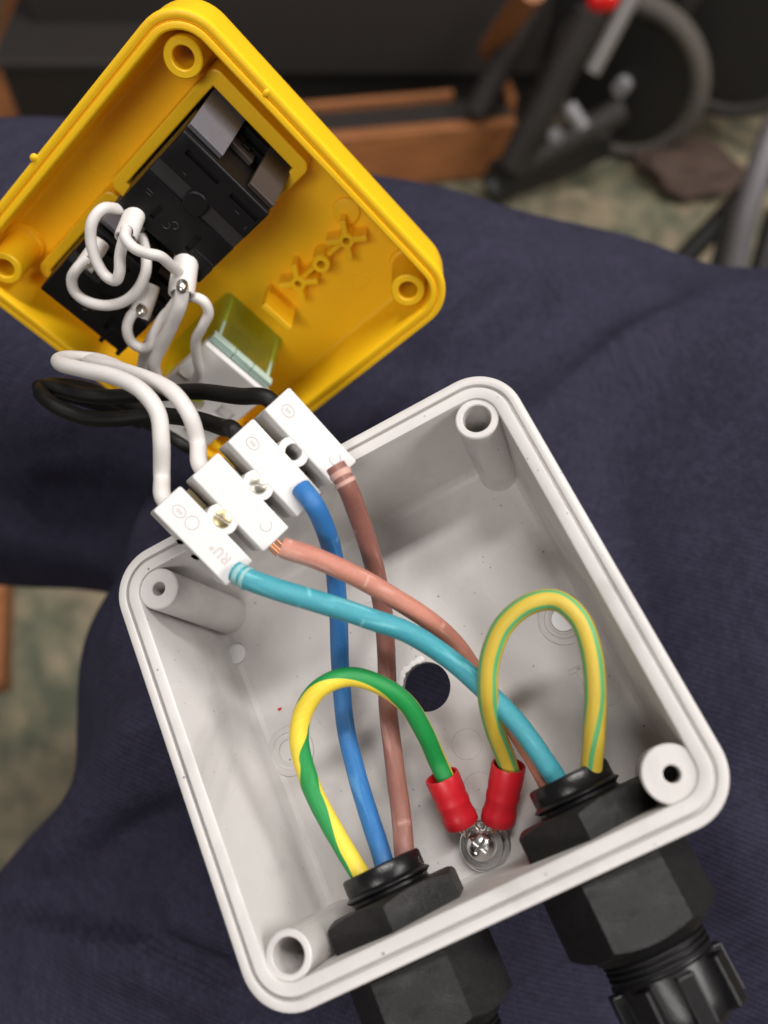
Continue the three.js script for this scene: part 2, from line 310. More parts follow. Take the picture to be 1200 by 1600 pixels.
// ------------------------------------------------------------------ grey box
{
  const t = thing('grey_box', 'open light grey plastic enclosure lying on the lap with two cable glands', 'box', BOX.world(0, -32.5, 0), BOX.Q);
  const dy = 32.5, up = g => g.translate(0, dy, 0);
  part('wall', up(sweepRR(80, 80, 8.4, [[2.2, -32.5], [.9, -31.6], [.3, -29.5], [0, -.5], [.12, -.15], [.4, 0], [1.35, 0], [1.6, -.12], [1.72, -.95], [2.15, -.95], [2.25, .05], [2.45, .25], [4.0, .25], [4.25, .1], [4.4, -.3], [5.2, -27.6], [5.5, -29], [6.2, -29.8], [7.4, -30.04]])), M.grey, t);
  const s = rrShape(67, 67, 3);
  hole(s, 0, 0, 4.8);
  part('base_plate', up(plate(s, -32.4, -30)), M.grey, t);
  for (const x of [29.4, -30]) part('hole_collar', lathe([[4.9, -30.05], [4.8, -29.7], [4.6, -29.6], [3.7, -29.6], [3.5, -29.85], [2.9, -29.85], [2.8, -29.65], [2.4, -29.6], [2.3, -29.96], [.001, -29.96]], 40).translate(x, dy, x > 0 ? .3 : -.6), M.grey, t);
  part('post', up(post(32, -32, -30.2, -.3, 3.75, 2.45, 22)), M.grey, t);
  part('post', up(post(-32, 32, -30.2, -.3, 3.75, 2.6, 22)), M.grey, t);
  for (const q of [[-32, -32, 3.75], [32, 32, 4.35]]) part('post', up(post(q[0], q[1], -30.2, -.3, q[2], 1.25, 16)), M.grey, t);
  for (const [x, z] of [[1, -1], [1, 1], [-1, 1], [-1, -1]]) part('rib', bx(0, -17.2, 0, 1.6, 28, 1.3).rotateY(x * z > 0 ? Math.PI / 4 : -Math.PI / 4).translate(x * 34.9, dy, z * 34.9), M.grey, t);
  part('ejector_mark', new THREE.CylinderGeometry(2.0, 2.0, 1.5, 32).translate(-33.1, dy - 29.95, -23.4), M.greyBright, t);
  part('hole_light_disc', new THREE.CylinderGeometry(2.25, 2.25, .4, 32).translate(29.4, dy - 29.9, .3), mat({ color: C(.95, .95, .95), roughness: .4 }), t);  // near-white disc stands in for lamp light coming through the hole
  for (const [x, z, r] of [[31 - 1, 15.5, 2.6], [2.5, 13, 2.8], [1, 21.5, 3.3], [-4, 4 - 22, 2.4]]) part('ejector_mark', new THREE.TorusGeometry(r, .09, 8, 40).rotateX(Math.PI / 2).translate(x, dy - 29.98, z), M.grey, t);
  part('key_mark', [bx(27.5, dy - 29.9, 11.5, 1.2, .3, 4.6, .1), bx(26.8, dy - 29.9, 9.6, 2.4, .3, .9, .1)], M.grey, t);
  // rough burr round the drilled hole
  const burr = new THREE.TorusGeometry(5.15, .5, 10, 70, 2.6).rotateX(Math.PI / 2), bp = burr.attributes.position;
  for (let i = 0; i < bp.count; i++) { const x = bp.getX(i), y = bp.getY(i), z = bp.getZ(i), n = fbm(x * 1.3, y * 1.3, z * 1.3, 3), q = 1 + .16 * n; bp.setXYZ(i, x * q, y * (.25 + .6 * Math.abs(n)), z * q); }
  burr.computeVertexNormals(); part('burr', burr.rotateY(-2.5).translate(0, dy - 29.95, 0), M.greyBright, t);
  const chip = thing('red_scrap', 'tiny red insulation scrap on the grey box floor', 'scrap', BOX.pick(437, 1108, -29.9), BOX.Q);
  part('flake', new THREE.TetrahedronGeometry(.55).scale(1.2, .25, .8), M.red, chip);
}

// ------------------------------------------------------------------ glands
function hexNut(af, y0, y1, ch, rot, rin) {
  const R = af / Math.sqrt(3);
  const h = new THREE.CylinderGeometry(R, R, y1 - y0, 6, 1).rotateY(rot).translate(0, (y0 + y1) / 2, 0);
  const lim = new THREE.LatheGeometry([[0, y0 - 1], [R + 1, y0 - 1], [R + 1, y1 - ch - (R + 1 - af / 2) * .55 + .3], [af / 2 - .4, y1], [0, y1]].map(q => new THREE.Vector2(...q)), 60);
  let g = csg(h.toNonIndexed(), lim, INTERSECTION);
  return toCreasedNormals(g.index ? g.toNonIndexed() : g, .4);
}
function gland(x, rot, rot2, label) {
  // built along +y = into the box; placed so that +y is -z of the box
  const q = BOX.Q.clone().multiply(new THREE.Quaternion().setFromUnitVectors(V3(0, 1, 0), V3(0, 0, -1)));
  const t = thing('cable_gland', label, 'cable gland', BOX.world(x, -15, 40), q, 'cable glands in the grey box');
  part('locknut', hexNut(21.6, 4.3, 9.4, .2, rot, 7), M.nylonRough, t);
  const prof = [[7.0, -1], [6.9, 8.6], [7.5, 9.1], [7.5, 9.3], [6.85, 9.8], [6.85, 10.2], [7.55, 10.7], [7.55, 10.9], [6.9, 11.4], [7.0, 11.6], [7.0, 13.7], [6.85, 14.1], [6.4, 14.25], [6.05, 14.1], [5.9, 11.2], [.001, 11.1]];
  part('threaded_neck', lathe(prof, 56), M.nylon, t);
  part('body', [toCreasedNormals(hexNut(21.6, .6, 11.6, .6, -rot2, 7).rotateX(Math.PI).translate(0, 0, 0), .4), new THREE.CylinderGeometry(10.2, 10.2, .8, 48).translate(0, -.4, 0)], M.nylonRough, t);
  const ring = []; for (let i = 0; i < 3; i++) ring.push(new THREE.TorusGeometry(8.1, .35, 8, 56).rotateX(Math.PI / 2).translate(0, -13.5 - i * .9, 0));
  part('seal_ring', [lathe([[9.8, -11], [9.0, -12.6], [8.0, -13.3], [8.0, -16.5]].reverse(), 56), ...ring], M.black, t);
  part('clamping_cap', lathe([[8.0, -16], [8.2, -16.3], [7.9, -21.5], [7.3, -24.0], [6.5, -24.9], [4.6, -25], [4.2, -23]].reverse(), 56), M.nylon, t);
  for (let i = 0; i < 8; i++) { const a = i / 8 * 6.283 + .3; part('grip_rib', bx(0, -20.3, 8.3, 2.9, 7.2, 2.6, .35).rotateY(a), M.nylon, t); }
  const cab = thing('cable', x > 0 ? 'dark grey sheathed cable leaving the gland at lower right' : 'dark sheathed cable below the left gland, at the bottom edge', 'cable', BOX.world(x, -15, 63), q);
  part('sheath', tube([V3(0, 0, 0), V3(0, -20, 0), V3(2, -50, 3), V3(8, -90, 10)], 4.1, { m: 24 }), mat({ color: C(.05, .049, .05), roughness: .5 }), cab, true);
  return t;
}
gland(-17.5, .12, .62, 'left black plastic cable gland under the blue and brown wires');
gland(17.5, -.03, .66, 'right black plastic cable gland beside the solid grey post');

// ------------------------------------------------------------------ wires
const path = (f, list, o) => list.map(([px, py, h]) => f.pick(px, py, h).sub(o).multiplyScalar(1000));
function wire(name, label, f, list, r, m, o = {}) {
  const base = f.pick(...list[0]);
  const t = thing(name, label, 'wire', base, null, o.group);
  part('insulation', tube(path(f, list, base), r, { m: 22, ...o }), m, t, true);
  if (o.fray) part('frayed_edge', tube(path(f, o.fray, base), q => r * (1.05 + .07 * Math.sin(q * 9)), { m: 22, n: 24 }), o.frayMat, t, true);
  return { t, base };
}
const BW = 1.72;
const lerpList = (t, a, b) => { let k = 0; while (k < a.length - 2 && t > a[k + 1]) k++; const u = (t - a[k]) / (a[k + 1] - a[k]), w = u * u * (3 - 2 * u); return b[k] + (b[k + 1] - b[k]) * w; };
wire('blue_wire', 'mid blue wire from the left gland up to the third terminal', BOX, [[470, 762, 8], [488, 785, 8], [506, 820, 4], [521, 872, -3], [527, 930, -9], [530, 1000, -15], [533, 1070, -20], [541, 1140, -22], [558, 1210, -20], [580, 1285, -17], [600, 1350, -15], [606, 1395, -15]], BW, M.blue);
wire('brown_wire', 'brown wire from the left gland up to the topmost terminal', BOX, [[524, 728, 9], [540, 755, 8], [558, 800, 3], [576, 855, -3], [591, 910, -9], [600, 970, -15], [604, 1040, -19], [608, 1120, -21], [617, 1200, -19], [626, 1270, -16], [632, 1340, -14], [634, 1385, -14]], BW, M.brown, { fray: [[530, 737, 8.7], [535, 746, 8.4], [541, 757, 7.9]], frayMat: wireMat([200, 158, 146], [228, 205, 196], 6.1) });
wire('pink_brown_wire', 'pale pinkish brown wire from the second terminal passing under the teal wire', BOX, [[441, 855, 11.5], [455, 860, 11], [484, 869, 9], [540, 893, 5], [605, 928, -1], [665, 966, -7], [710, 1006, -13], [745, 1055, -18], [785, 1110, -20], [822, 1165, -18], [852, 1215, -16], [876, 1262, -15]], BW, M.pink);
wire('teal_wire', 'bright turquoise wire crossing from the lowest terminal to the right gland', BOX, [[368, 893, 11], [388, 905, 11], [432, 921, 10], [500, 942, 7], [570, 964, 3], [640, 990, -2], [700, 1028, -7], [755, 1075, -10], [808, 1130, -12], [846, 1182, -13], [880, 1235, -14], [896, 1268, -14]], BW + .05, M.teal, { fray: [[372, 896, 11], [380, 901, 11], [388, 905, 11]], frayMat: wireMat([150, 190, 190], [215, 222, 218], 6.7) });
wire('earth_wire', 'green and yellow earth wire looping from the left gland to the left red terminal', BOX, [[590, 1412, -13], [573, 1383, -13], [545, 1338, -13], [512, 1280, -12], [483, 1222, -10], [468, 1165, -8], [474, 1115, -7], [500, 1075, -6], [543, 1058, -7], [590, 1069, -9], [635, 1100, -13], [664, 1145, -17], [684, 1190, -21], [700, 1225, -22]], BW - .03, M.earthLeft, { n: 220, ref: BOX.Y, twist: t => .24 - lerpList(t, [0, .12, .27, .36, .43, .5, .62, .8, 1], [-.38, -.25, -.05, .2, .42, .68, .85, .97, 1.02]) });
wire('earth_wire', 'green and yellow earth wire standing in a tall loop at the right gland', BOX, [[922, 1245, -14], [923, 1212, -12], [928, 1150, -8], [930, 1080, -5], [922, 1015, -3], [903, 965, -2], [870, 939, -2], [828, 944, -2], [788, 975, -3], [766, 1025, -5], [762, 1080, -8], [772, 1135, -14], [790, 1185, -20], [800, 1215, -22]], BW + .02, M.earthRight, { n: 220, ref: BOX.Y, twist: t => lerpList(t, [0, .1, .25, 1], [.16, .14, .02, 0]) });

// ------------------------------------------------------------------ earth screw, washer and ring terminals
{
  const c = BOX.pick(757, 1322, -28.2), L = BOX.local(c);
  const w = thing('washer', 'large shiny steel washer under the earth screw', 'washer', BOX.world(L.x, -29.9, L.z), BOX.Q);
  part('disc', lathe([[0.001, 0], [4.5, 0], [4.65, .15], [4.65, .75], [4.4, 1.0], [2.2, 1.0], [.001, 1.0]], 56), M.steel, w);
  const s = thing('screw', 'cross slotted pan head steel screw holding both ring terminals', 'screw', BOX.world(L.x - .3, -27.2, L.z - .3), BOX.Q);
  let head = new THREE.LatheGeometry([[0.001, -.2], [2.6, -.2], [2.7, .2], [2.6, .9], [2.2, 1.7], [1.5, 2.15], [.7, 2.32], [.001, 2.35]].map(q => new THREE.Vector2(...q)), 48);
  head = csg(head, new THREE.BoxGeometry(3.0, 2.2, .62).rotateY(.5).translate(0, 2.5, 0), SUBTRACTION); head = csg(head, new THREE.BoxGeometry(.62, 2.2, 3.0).rotateY(.5).translate(0, 2.5, 0), SUBTRACTION);
  part('head', [toCreasedNormals(clean(head), .6), lathe([[3.9, -.8], [4.0, -.4], [3.8, -.2], [2.4, -.15], [.5, -.15]], 48)], M.steel, s);
  part('shank', new THREE.CylinderGeometry(1.6, 1.6, 3, 20).translate(0, -1.6, 0), M.steel, s);
  const lug = (label, b0, b1, yring) => {
    const t = thing('ring_terminal', label, 'ring terminal', BOX.world(L.x, -30, L.z), BOX.Q, 'crimped ring terminals on the earth screw');
    const l0 = BOX.local(BOX.pick(...b0)), l1 = BOX.local(BOX.pick(...b1)); for (const l of [l0, l1]) { l.x -= L.x; l.z -= L.z; l.y += 30; }
    const rs = new THREE.Shape(); rs.absarc(0, 0, 3.9, 0, 6.2832); hole(rs, 0, 0, 2);
    const dir = V3(l0.x, 0, l0.z).normalize(), a = Math.atan2(dir.z, dir.x);
    const ng = along(bx(0, 2.2, 0, 3.4, 4.4, 1.1, .3), V3(dir.x * 2.4, yring + .4, dir.z * 2.4), l0.clone().lerp(l1, .12)); 
    part('ring', [plate(rs, yring, yring + .8, .12), ng], M.steel, t);
    const len = l0.distanceTo(l1);
    part('sleeve', along(lathe([[1.9, -.1], [2.66, 0], [2.78, .25], [2.8, len * .17], [2.66, len * .22], [2.55, len * .36], [2.68, len * .43], [2.72, len * .5], [2.58, len * .56], [2.72, len * .66], [2.76, len * .97], [2.68, len], [2.4, len], [2.3, len * .97], [2.1, len * .6]], 40).scale(1.14, 1, 1.02), l0, l1), M.red, t);
    const st = []; for (let i = 0; i < 7; i++) { const q = l0.clone().lerp(l1, .05).add(V3((rnd() - .5) * 1.8, .9 + .4 * rnd(), (rnd() - .5) * 1.8)); st.push(cyl(q, q.clone().add(l0.clone().sub(l1).setLength(1.6 + rnd())), .16, 6)); }
    part('strand', st, M.copper, t);
  };
  lug('left red sleeved ring terminal crimped to the low earth wire loop', [722, 1287, -25.5], [690, 1212, -21.5], 1.9);
  lug('right red sleeved ring terminal crimped to the tall earth wire loop', [778, 1283, -26], [795, 1195, -21], 1.1);
}

// ------------------------------------------------------------------ terminal block
const TB = (() => {
  const n = V3(-.3, .03, .95).normalize(), v0 = V3(112, 112, 0).normalize();
  const v = v0.clone().addScaledVector(n, -v0.dot(n)).normalize(), u = V3().crossVectors(n, v).normalize();   // cv axes
  const U = cdir(u.x, u.y, u.z), Vv = cdir(v.x, v.y, v.z), Y = cdir(-n.x, -n.y, -n.z);
  if (u.x < 0) { U.negate(); }
  const O = at(404, 758, 141);
  const Z = V3().crossVectors(U, Y);                            // right handed x=U, y=Y, z
  const Q = new THREE.Quaternion().setFromRotationMatrix(new THREE.Matrix4().makeBasis(U, Y, Z));
  return { U, Y, Z, O, Q, sz: Math.sign(Z.dot(Vv)), world: (x, y, z) => O.clone().addScaledVector(U, x * .001).addScaledVector(Y, y * .001).addScaledVector(Z, z * .001) };
})();
{
  const font = await new FontLoader().loadAsync('fonts/droid/droid_sans_bold.typeface.json');
  const t = thing('terminal_block', 'white plastic four way screw terminal strip joining the wires above the grey box', 'terminal block', TB.O, TB.Q);
  const sz = TB.sz, P = 8.1, Wd = 5.9, Ln = 16.9, Dp = 12.5;
  const txt = (s, x, z, size, turn) => new TextGeometry(s, { font, size, depth: .12, curveSegments: 4 }).translate(-size * .35 * s.length, -size * .5, 0).rotateX(-Math.PI / 2).rotateY(turn).translate(x, -.02, z);
  for (let i = 0; i < 4; i++) {
    const x = (i - 1.5) * P, off = [0, .15, -.1, .1][i];
    const sgm = part('segment', [bx(x, -Dp / 2, off, Wd, Dp, Ln, .42)], M.block, t);
    const marks = [];
    if (i !== 1) marks.push(new THREE.TorusGeometry(1.05, .1, 6, 28).scale(.85, 1.1, 1).rotateX(Math.PI / 2).translate(x, 0, -sz * 5.6), bx(x, 0, -sz * 5.6, .5, .12, 1.2));
    if (i === 0) marks.push(new THREE.TorusGeometry(1.1, .1, 6, 28).rotateX(Math.PI / 2).translate(x + .2, 0, -sz * 2.9), txt('RU', x, sz * 4.6, 1.7, Math.PI / 2), bx(x - .4, 0, sz * 2.2, .7, .14, .7));
    else marks.push(new THREE.TorusGeometry(.95, .1, 6, 28, 4.2).rotateX(Math.PI / 2).translate(x + .4, 0, sz * 5.6));
    part('raised_mark', marks, M.emboss, sgm);
    if (i < 3) {
      const wx = x + P / 2, rs = new THREE.Shape(); rs.moveTo(1.5, 1.7); rs.absarc(0, .6, 2.1, .6, Math.PI - .6); rs.lineTo(-1.7, -1.7); rs.absarc(0, -.6, 2.1, Math.PI + .6, 2 * Math.PI - .6); rs.closePath(); hole(rs, 0, 0, i < 2 ? 1.72 : 1.4);
      part('bridge', plate(rs, -10, -.1, .12).translate(wx, 0, 0), M.block, t);
      if (i < 2) {
        let hd = lathe([[.001, -6], [1.5, -6], [1.5, -.1], [1.35, .2], [.8, .36], [.001, .4]], 28);
        hd = csg(hd, new THREE.BoxGeometry(.4, .9, 4).rotateY([.2, .9][i]).translate(0, .1, 0), SUBTRACTION);
        part('clamp_screw', toCreasedNormals(clean(hd), .5).translate(wx, 0, 0), [M.brass, M.nickel][i], t);
      }
      part('brass_insert', bx(wx, -11, -sz * 3.5, 1.2, 2.5, 7), M.brass, t);
    }
  }
  // half bridge broken off at the free side of the lowest segment
  const x0 = -1.5 * P - Wd / 2, hs = new THREE.Shape(); hs.absarc(0, 0, 2.2, Math.PI * .55, Math.PI * 1.45); hs.absarc(0, 0, 1.45, Math.PI * 1.45, Math.PI * .55, true);
  part('broken_bridge', plate(hs, -8, -.4).rotateY(0).scale(-1, 1, 1).translate(x0 - .6, 0, 0).scale(1, 1, 1), M.block, t);
  const end = (i, s) => TB.world((i - 1.5) * P, -2.6, s * sz * (Ln / 2));
  // bare copper ends in front of the second and lowest segments
  const cu = thing('copper_strands', 'bare copper strands where the pinkish brown wire enters its terminal', 'wire end', end(1, 1));
  const st = []; for (let i = 0; i < 9; i++) { const a = TB.U.clone().multiplyScalar((rnd() - .6) * 2.6).addScaledVector(TB.Y, (rnd() - .6) * 1.6), b = a.clone().multiplyScalar(.6 + .5 * rnd()); st.push(cyl(TB.Z.clone().multiplyScalar(-sz * .6).add(a), TB.Z.clone().multiplyScalar(sz * 2.5).add(b), .19, 6)); }
  part('strand', st, M.copper, cu);
}
const segEnd = (i, s, d = 0, y = -5) => TB.world((i - 1.5) * 8.1, y, s * TB.sz * (16.9 / 2 + d));
const freeWire = (name, label, pts, r, m, group, o = {}) => {
  const base = pts[0].clone(), t = thing(name, label, 'wire', base, null, group);
  part('insulation', tube(pts.map(p => p.clone().sub(base).multiplyScalar(1000)), r, { m: 20, n: 160, ...o }), m, t, true); return t;
};
freeWire('white_wire', 'white wire arching left from the lowest terminal, nearer of two', [segEnd(0, -1, -2), segEnd(0, -1, .3), at(253, 745, 144.5), at(252, 690, 142), at(246, 645, 142), at(222, 612, 143), at(180, 590, 146), at(130, 577, 150), at(98, 570, 154), at(92, 563, 160), at(112, 559, 166), at(165, 566, 174), at(230, 600, 184)], 1.42, M.whiteWire, 'white wires from the terminals');
freeWire('white_wire', 'white wire arching left from the second terminal, farther of two', [segEnd(1, -1, -2), segEnd(1, -1, .3), at(309, 692, 145.5), at(297, 650, 144), at(272, 615, 145), at(232, 592, 148), at(185, 578, 153), at(150, 571, 158), at(140, 566, 163), at(160, 565, 170), at(205, 585, 180)], 1.42, M.whiteWire, 'white wires from the terminals');
freeWire('black_wire', 'upper black wire running left from the topmost terminal', [segEnd(3, -1, -2), segEnd(3, -1, 1), at(375, 619, 150), at(310, 612, 156), at(240, 615, 160), at(180, 620, 163), at(120, 616, 165), at(78, 605, 167), at(62, 604, 171), at(80, 612, 178), at(140, 628, 188), at(220, 660, 200)], 1.5, M.blackWire, 'black wires from the terminals');
freeWire('black_wire', 'lower black wire looping left from the third terminal', [segEnd(2, -1, -2), segEnd(2, -1, 1), at(350, 668, 149), at(305, 655, 154), at(245, 649, 158), at(180, 655, 160), at(125, 650, 162), at(82, 632, 163), at(64, 613, 166), at(80, 602, 172), at(130, 606, 180), at(220, 640, 194)], 1.5, M.blackWire, 'black wires from the terminals');

// ------------------------------------------------------------------ yellow lid
{
  const t = thing('yellow_lid', 'yellow plastic enclosure lid standing on edge with its inside showing', 'lid', LID.world(0, -16, 0), LID.Q);
  const dy = 16, up = g => g.translate(0, dy, 0);
  part('wall', up(sweepRR(80, 80, 9.5, [[5, -16], [3.2, -15.6], [1.8, -14.6], [.8, -12.8], [.45, -10.5], [.3, -3], [.3, -2.2], [0, -2], [0, -.5], [.15, -.15], [.5, 0], [1.3, 0], [1.5, -.1], [1.6, -.5], [1.9, -.5], [2.0, .1], [2.3, .2], [3.0, .2], [3.3, 0], [3.45, -.4], [4.0, -12.6], [4.5, -13.7], [5.4, -14.03]])), M.yellow, t);
  const s = rrShape(72, 72, 5); for (const [x, z] of [[1, -1], [1, 1], [-1, 1], [-1, -1]]) hole(s, x * 31.4, z * 31.4, 2);
  part('panel', up(plate(s, -15.9, -14)), M.yellow, t);
  for (const [x, z] of [[1, -1], [1, 1], [-1, 1], [-1, -1]])
    part('post', up(lathe([[4.6, -14.1], [4.5, -12.6], [3.85, -12.4], [3.7, -1.3], [3.45, -1], [2.35, -1], [2.1, -1.25], [2.0, -16], [2.3, -16.1]], 36).translate(x * 31.4, 0, z * 31.4)), M.yellow, t);
  // raised square seats of the three units
  const seat = (cx, cz, w, d, wi, di, h) => { const q = rrShape(w, d, 2); const p = new THREE.Path(), a = wi / 2, b = di / 2; p.moveTo(a, b); p.lineTo(a, -b); p.lineTo(-a, -b); p.lineTo(-a, b); p.closePath(); q.holes.push(p); return plate(q, -14.1, h, .4).translate(cx, dy, cz); };
  part('switch_seat', seat(15.9, -13.6, 34.4, 26.2, 28.2, 21.2, -6), M.yellow, t);
  part('switch_seat', seat(-17.4, -13.2, 28, 26.2, 24, 21.4, -8.5), M.yellow, t);
  // star shaped bosses
  for (const cx of [26.4, 10.9]) {
    const arm = [lathe([[1.9, -14.1], [1.75, -8.9], [1.6, -8.7], [.8, -8.7], [.75, -12.5], [.001, -12.5]], 24)];
    for (let k = 0; k < 4; k++) arm.push(bx(2.7, -11.4, 0, 3.8, 5.2, 1.25, .15).rotateY(Math.PI / 4 + k * Math.PI / 2 + .2));
    part('star_boss', arm.map(g => g.translate(cx, dy, 16.3)), M.yellow, t);
  }
  part('pin_boss', up(lathe([[2.2, -14.1], [2.0, -7.9], [1.85, -7.7], [.95, -7.7], [.9, -12], [.001, -12]], 28).translate(18.7, 0, 16.2)), M.yellow, t);
  part('web', bx(14.6, -12 + dy, 16.2, 5.2, 4.2, 1), M.yellow, t); part('web', bx(22.6, -12 + dy, 16.2, 5.2, 4.2, 1), M.yellow, t);
  part('shadow_disc', up(lathe([[3.1, -14.05], [3.0, -12.9], [2.7, -12.8], [.001, -12.8]], 32).translate(29.5, 0, 12.6)), M.yellow, t);  // thin disc added where only a round shadow lies on the panel
  part('mould_mark', up(new THREE.TorusGeometry(3.2, .12, 8, 40).rotateX(Math.PI / 2).translate(-2, -13.98, -30)), M.yellow, t);
  const tri = []; for (let k = 0; k < 3; k++) tri.push(bx(0, 0, 1.5, 4.6, .2, .3).rotateY(k * 2.0944)); part('recycling_mark', tri.map(g => g.translate(19.5, dy - 13.95, 27)), M.yellow, t);
  part('latch', bx(3.2, -9 + dy, 17.5, 1.6, 10, 8.5, .4), M.yellow, t);
  part('burr', new THREE.IcosahedronGeometry(.8, 1).scale(1.2, .6, 1).translate(-5, dy - .2, -40.1), M.yellow, t); part('burr', new THREE.IcosahedronGeometry(.6, 1).scale(1.5, .5, 1).translate(38.7, dy, -17), M.yellow, t);
}
// ------------------------------------------------------------------ switch units and lamp holder in the lid
function switchUnit(cx, cz, top, label, metal) {
  const t = thing('switch_block', label, 'switch', LID.world(cx, -12, cz), LID.Q, 'black switch contact blocks in the yellow lid');
  const y = top + 12, W = 21, D = 21.5;
  part('base_frame', [bx(0, 3, 0, 25, 6, 21, .3)], M.black, t);
  for (const [z, w, m] of [[-6.6, 8, M.bracket], [7.4, 6.2, M.bracketDark]]) part('bracket', bx(0, 0, 0, 1.2, y - 3, w, .2).rotateZ(.2).translate(12.9, (y - 3) / 2 + 1.5, z), m, t);
  part('groove', bx(1.2, y - 1.05, 0, 3.5, .2, D - .3), M.grooveSheen, t); part('carrier', bx(11.2, 5, .4, 1.2, 10, 5.5, .2), M.bracketDark, t);
  part('post', [bx(11.5, 4, .6, 2, 8, 1.8, .2), bx(12, 2, .4, 4, 4, 11, .3)], M.black, t);
  let body = bx(0, y / 2 + 1, 0, W, y - 2, D, .5);
  body = csg(body, bx(1.2, y, 0, 3.6, 2.2, D + 2), SUBTRACTION);
  for (const [x, z, w, d] of [[-6, -4.6, 3.4, 1.0], [-5.5, 4.4, 4.4, 1.1], [7.8, -4, 1.2, 8], [7.8, 6.5, 1.2, 7]]) body = csg(body, bx(x, y, z, w, 1.6, d), SUBTRACTION);
  body = csg(body, bx(-9.6, y - 3.4, 7.9, 4, 4.2, 3.2), SUBTRACTION);
  part('housing', toCreasedNormals(clean(body), .4), M.black, t);
  part('hub', [lathe([[2.5, y - 1.6], [2.5, y + .1], [2.2, y + .35], [.001, y + .35]], 32).translate(1.2, 0, -.4)], M.black, t);
  part('cover', [bx(-9.2, y - 1.2, 8, 4.6, 2.6, 1.0, .2).translate(0, 0, -2.3), bx(-9.2, y - 1.2, 8, 4.6, 2.6, 1.0, .2).translate(0, 0, 2.3), bx(-6.6, y - 1.2, 8, 1, 2.6, 5, .2)], M.black, t);
  const mk = [bx(4.2, y + .03, -5.5, .18, .12, .8), bx(6, y + .03, 6.2, .18, .12, 1), bx(-3.4, y + .03, -8, .2, .12, 1.4), bx(-4.1, y + .03, -7.8, .2, .12, 1.2), bx(4.8, y + .03, 9.4, .9, .12, .18)];
  for (const [z, a] of [[-3.2, 0], [-2, 1.2]]) mk.push(new THREE.TorusGeometry(.7, .09, 6, 20, 4).rotateX(Math.PI / 2).rotateY(a).translate(-6.6 + a, y + .02, z + 1.6));
  part('raised_mark', mk, mat({ color: C(.04, .04, .04), roughness: .3 }), t);
  return t;
}
switchUnit(14.6, -13, 8, 'upper black switch block on its yellow seat, with a metal bracket');
switchUnit(-15.8, -13, 4, 'lower black switch block in the left corner, half hidden by white wires');
{
  const t = thing('pilot_lamp', 'pilot lamp with white holder and green translucent lens in the yellow lid', 'lamp', LID.world(-16.5, -13.9, 17), LID.Q);
  const sh = (w, d) => rrShape(w, d, 1);
  const len = 18.5;
  const shell = sweepRR(23, 18.5, 1.5, [[9.2, 0], [0, 0], [.9, len]], 4);
  part('lens', shell, M.lens, t);
  part('lens_rib', [bx(10.6, 9, -7.2, .7, 17, .7), bx(10.6, 9, 7.2, .7, 17, .7)], M.paleGreen, t);
  part('lens_frame', [bx(10.4, len + .3, -5.6, 1.8, 2.2, 6.2, .15), bx(10.4, len + .3, .2, 1.8, 2.2, 5, .15), bx(10.4, len + .3, 5.7, 1.8, 2.2, 5.6, .15)], M.paleGreen, t);
  let body = bx(-3.6, len + 1.2, .4, 25.5, 3.4, 18.6, .5);
  body = csg(body, new THREE.CylinderGeometry(2.6, 2.6, 8, 24).translate(-5, len + 2.4, -1).clone(), SUBTRACTION);
  body = csg(body, bx(-2.5, len + 3, 6.2, 4, 5, 4), SUBTRACTION);
  part('holder', toCreasedNormals(clean(body), .4), M.lampWhite, t);
  part('housing', bx(-14, len - 7, .4, 4, 14, 15, .5), M.lampWhite, t);
  part('bulb', [new THREE.SphereGeometry(2.2, 20, 14).translate(4, 8, 0), new THREE.CylinderGeometry(2.2, 2.2, 6, 20).translate(4, 11, 0)], M.clear, t);
  part('contact', [bx(-1.2, len + 3.2, -7.2, 1.2, 1, 3, .2), bx(-12, len + 3.2, 4, 1.2, 1, 3, .2)], M.solder, t);
}
// sleeves and thin white wires at the switches
function sleeve(a, b, r, label) {
  r *= 1.22; const p0 = LID.pick(...a), p1 = LID.pick(...b), base = p0.clone(), t = thing('insulating_sleeve', label, 'sleeve', base, null, 'white sleeves over the switch tabs');
  const q = p1.clone().sub(base).multiplyScalar(1000), n = q.length();
  part('tubing', along(lathe([[r * .75, 0], [r * .95, .3], [r, n * .3], [r * 1.02, n * .9], [r * .97, n], [r * .8, n], [r * .76, n * .85], [.001, n * .82]], 28).scale(1, 1, .8), V3(), q), M.whiteWire, t);
  const cam = camera.position.clone().sub(p1).normalize(); part('solder_joint', new THREE.IcosahedronGeometry(r * .46, 2).scale(1, 1, 1.5).translate(q.x * .8 + cam.x * r * .95, q.y * .8 + cam.y * r * .95, q.z * .8 + cam.z * r * .95), M.solder, t);
}
sleeve([214, 326, 6], [196, 372, 13], 1.9, 'white sleeve at the near corner of the upper switch');
sleeve([160, 376, 6], [131, 418, 10], 1.9, 'white sleeve on the lower switch beside the left post');
sleeve([236, 443, 6], [217, 495, 10], 2.1, 'white sleeve on the lower switch nearest the lamp holder');
sleeve([292, 398, 6], [283, 460, 14], 2.2, 'white sleeve under the middle of the upper switch');
const lw = (label, list, r = 1.1) => freeWire('thin_white_wire', label, list.map(q => LID.pick(...q)), r, M.whiteWire, 'thin white wires at the switches', { n: 140 });
lw('thin white wire curling in a tight loop left of the upper switch', [[205, 335, 4], [182, 326, 8], [160, 326, 11], [144, 345, 13], [141, 375, 14], [150, 408, 15], [166, 432, 16], [181, 438, 17], [187, 425, 17], [188, 398, 16], [194, 372, 15]]);
lw('thin white wire bridging the two sleeves of the upper switch', [[197, 358, 15], [196, 372, 17], [210, 388, 18], [231, 396, 17], [249, 400, 16], [266, 414, 14], [284, 430, 11]]);
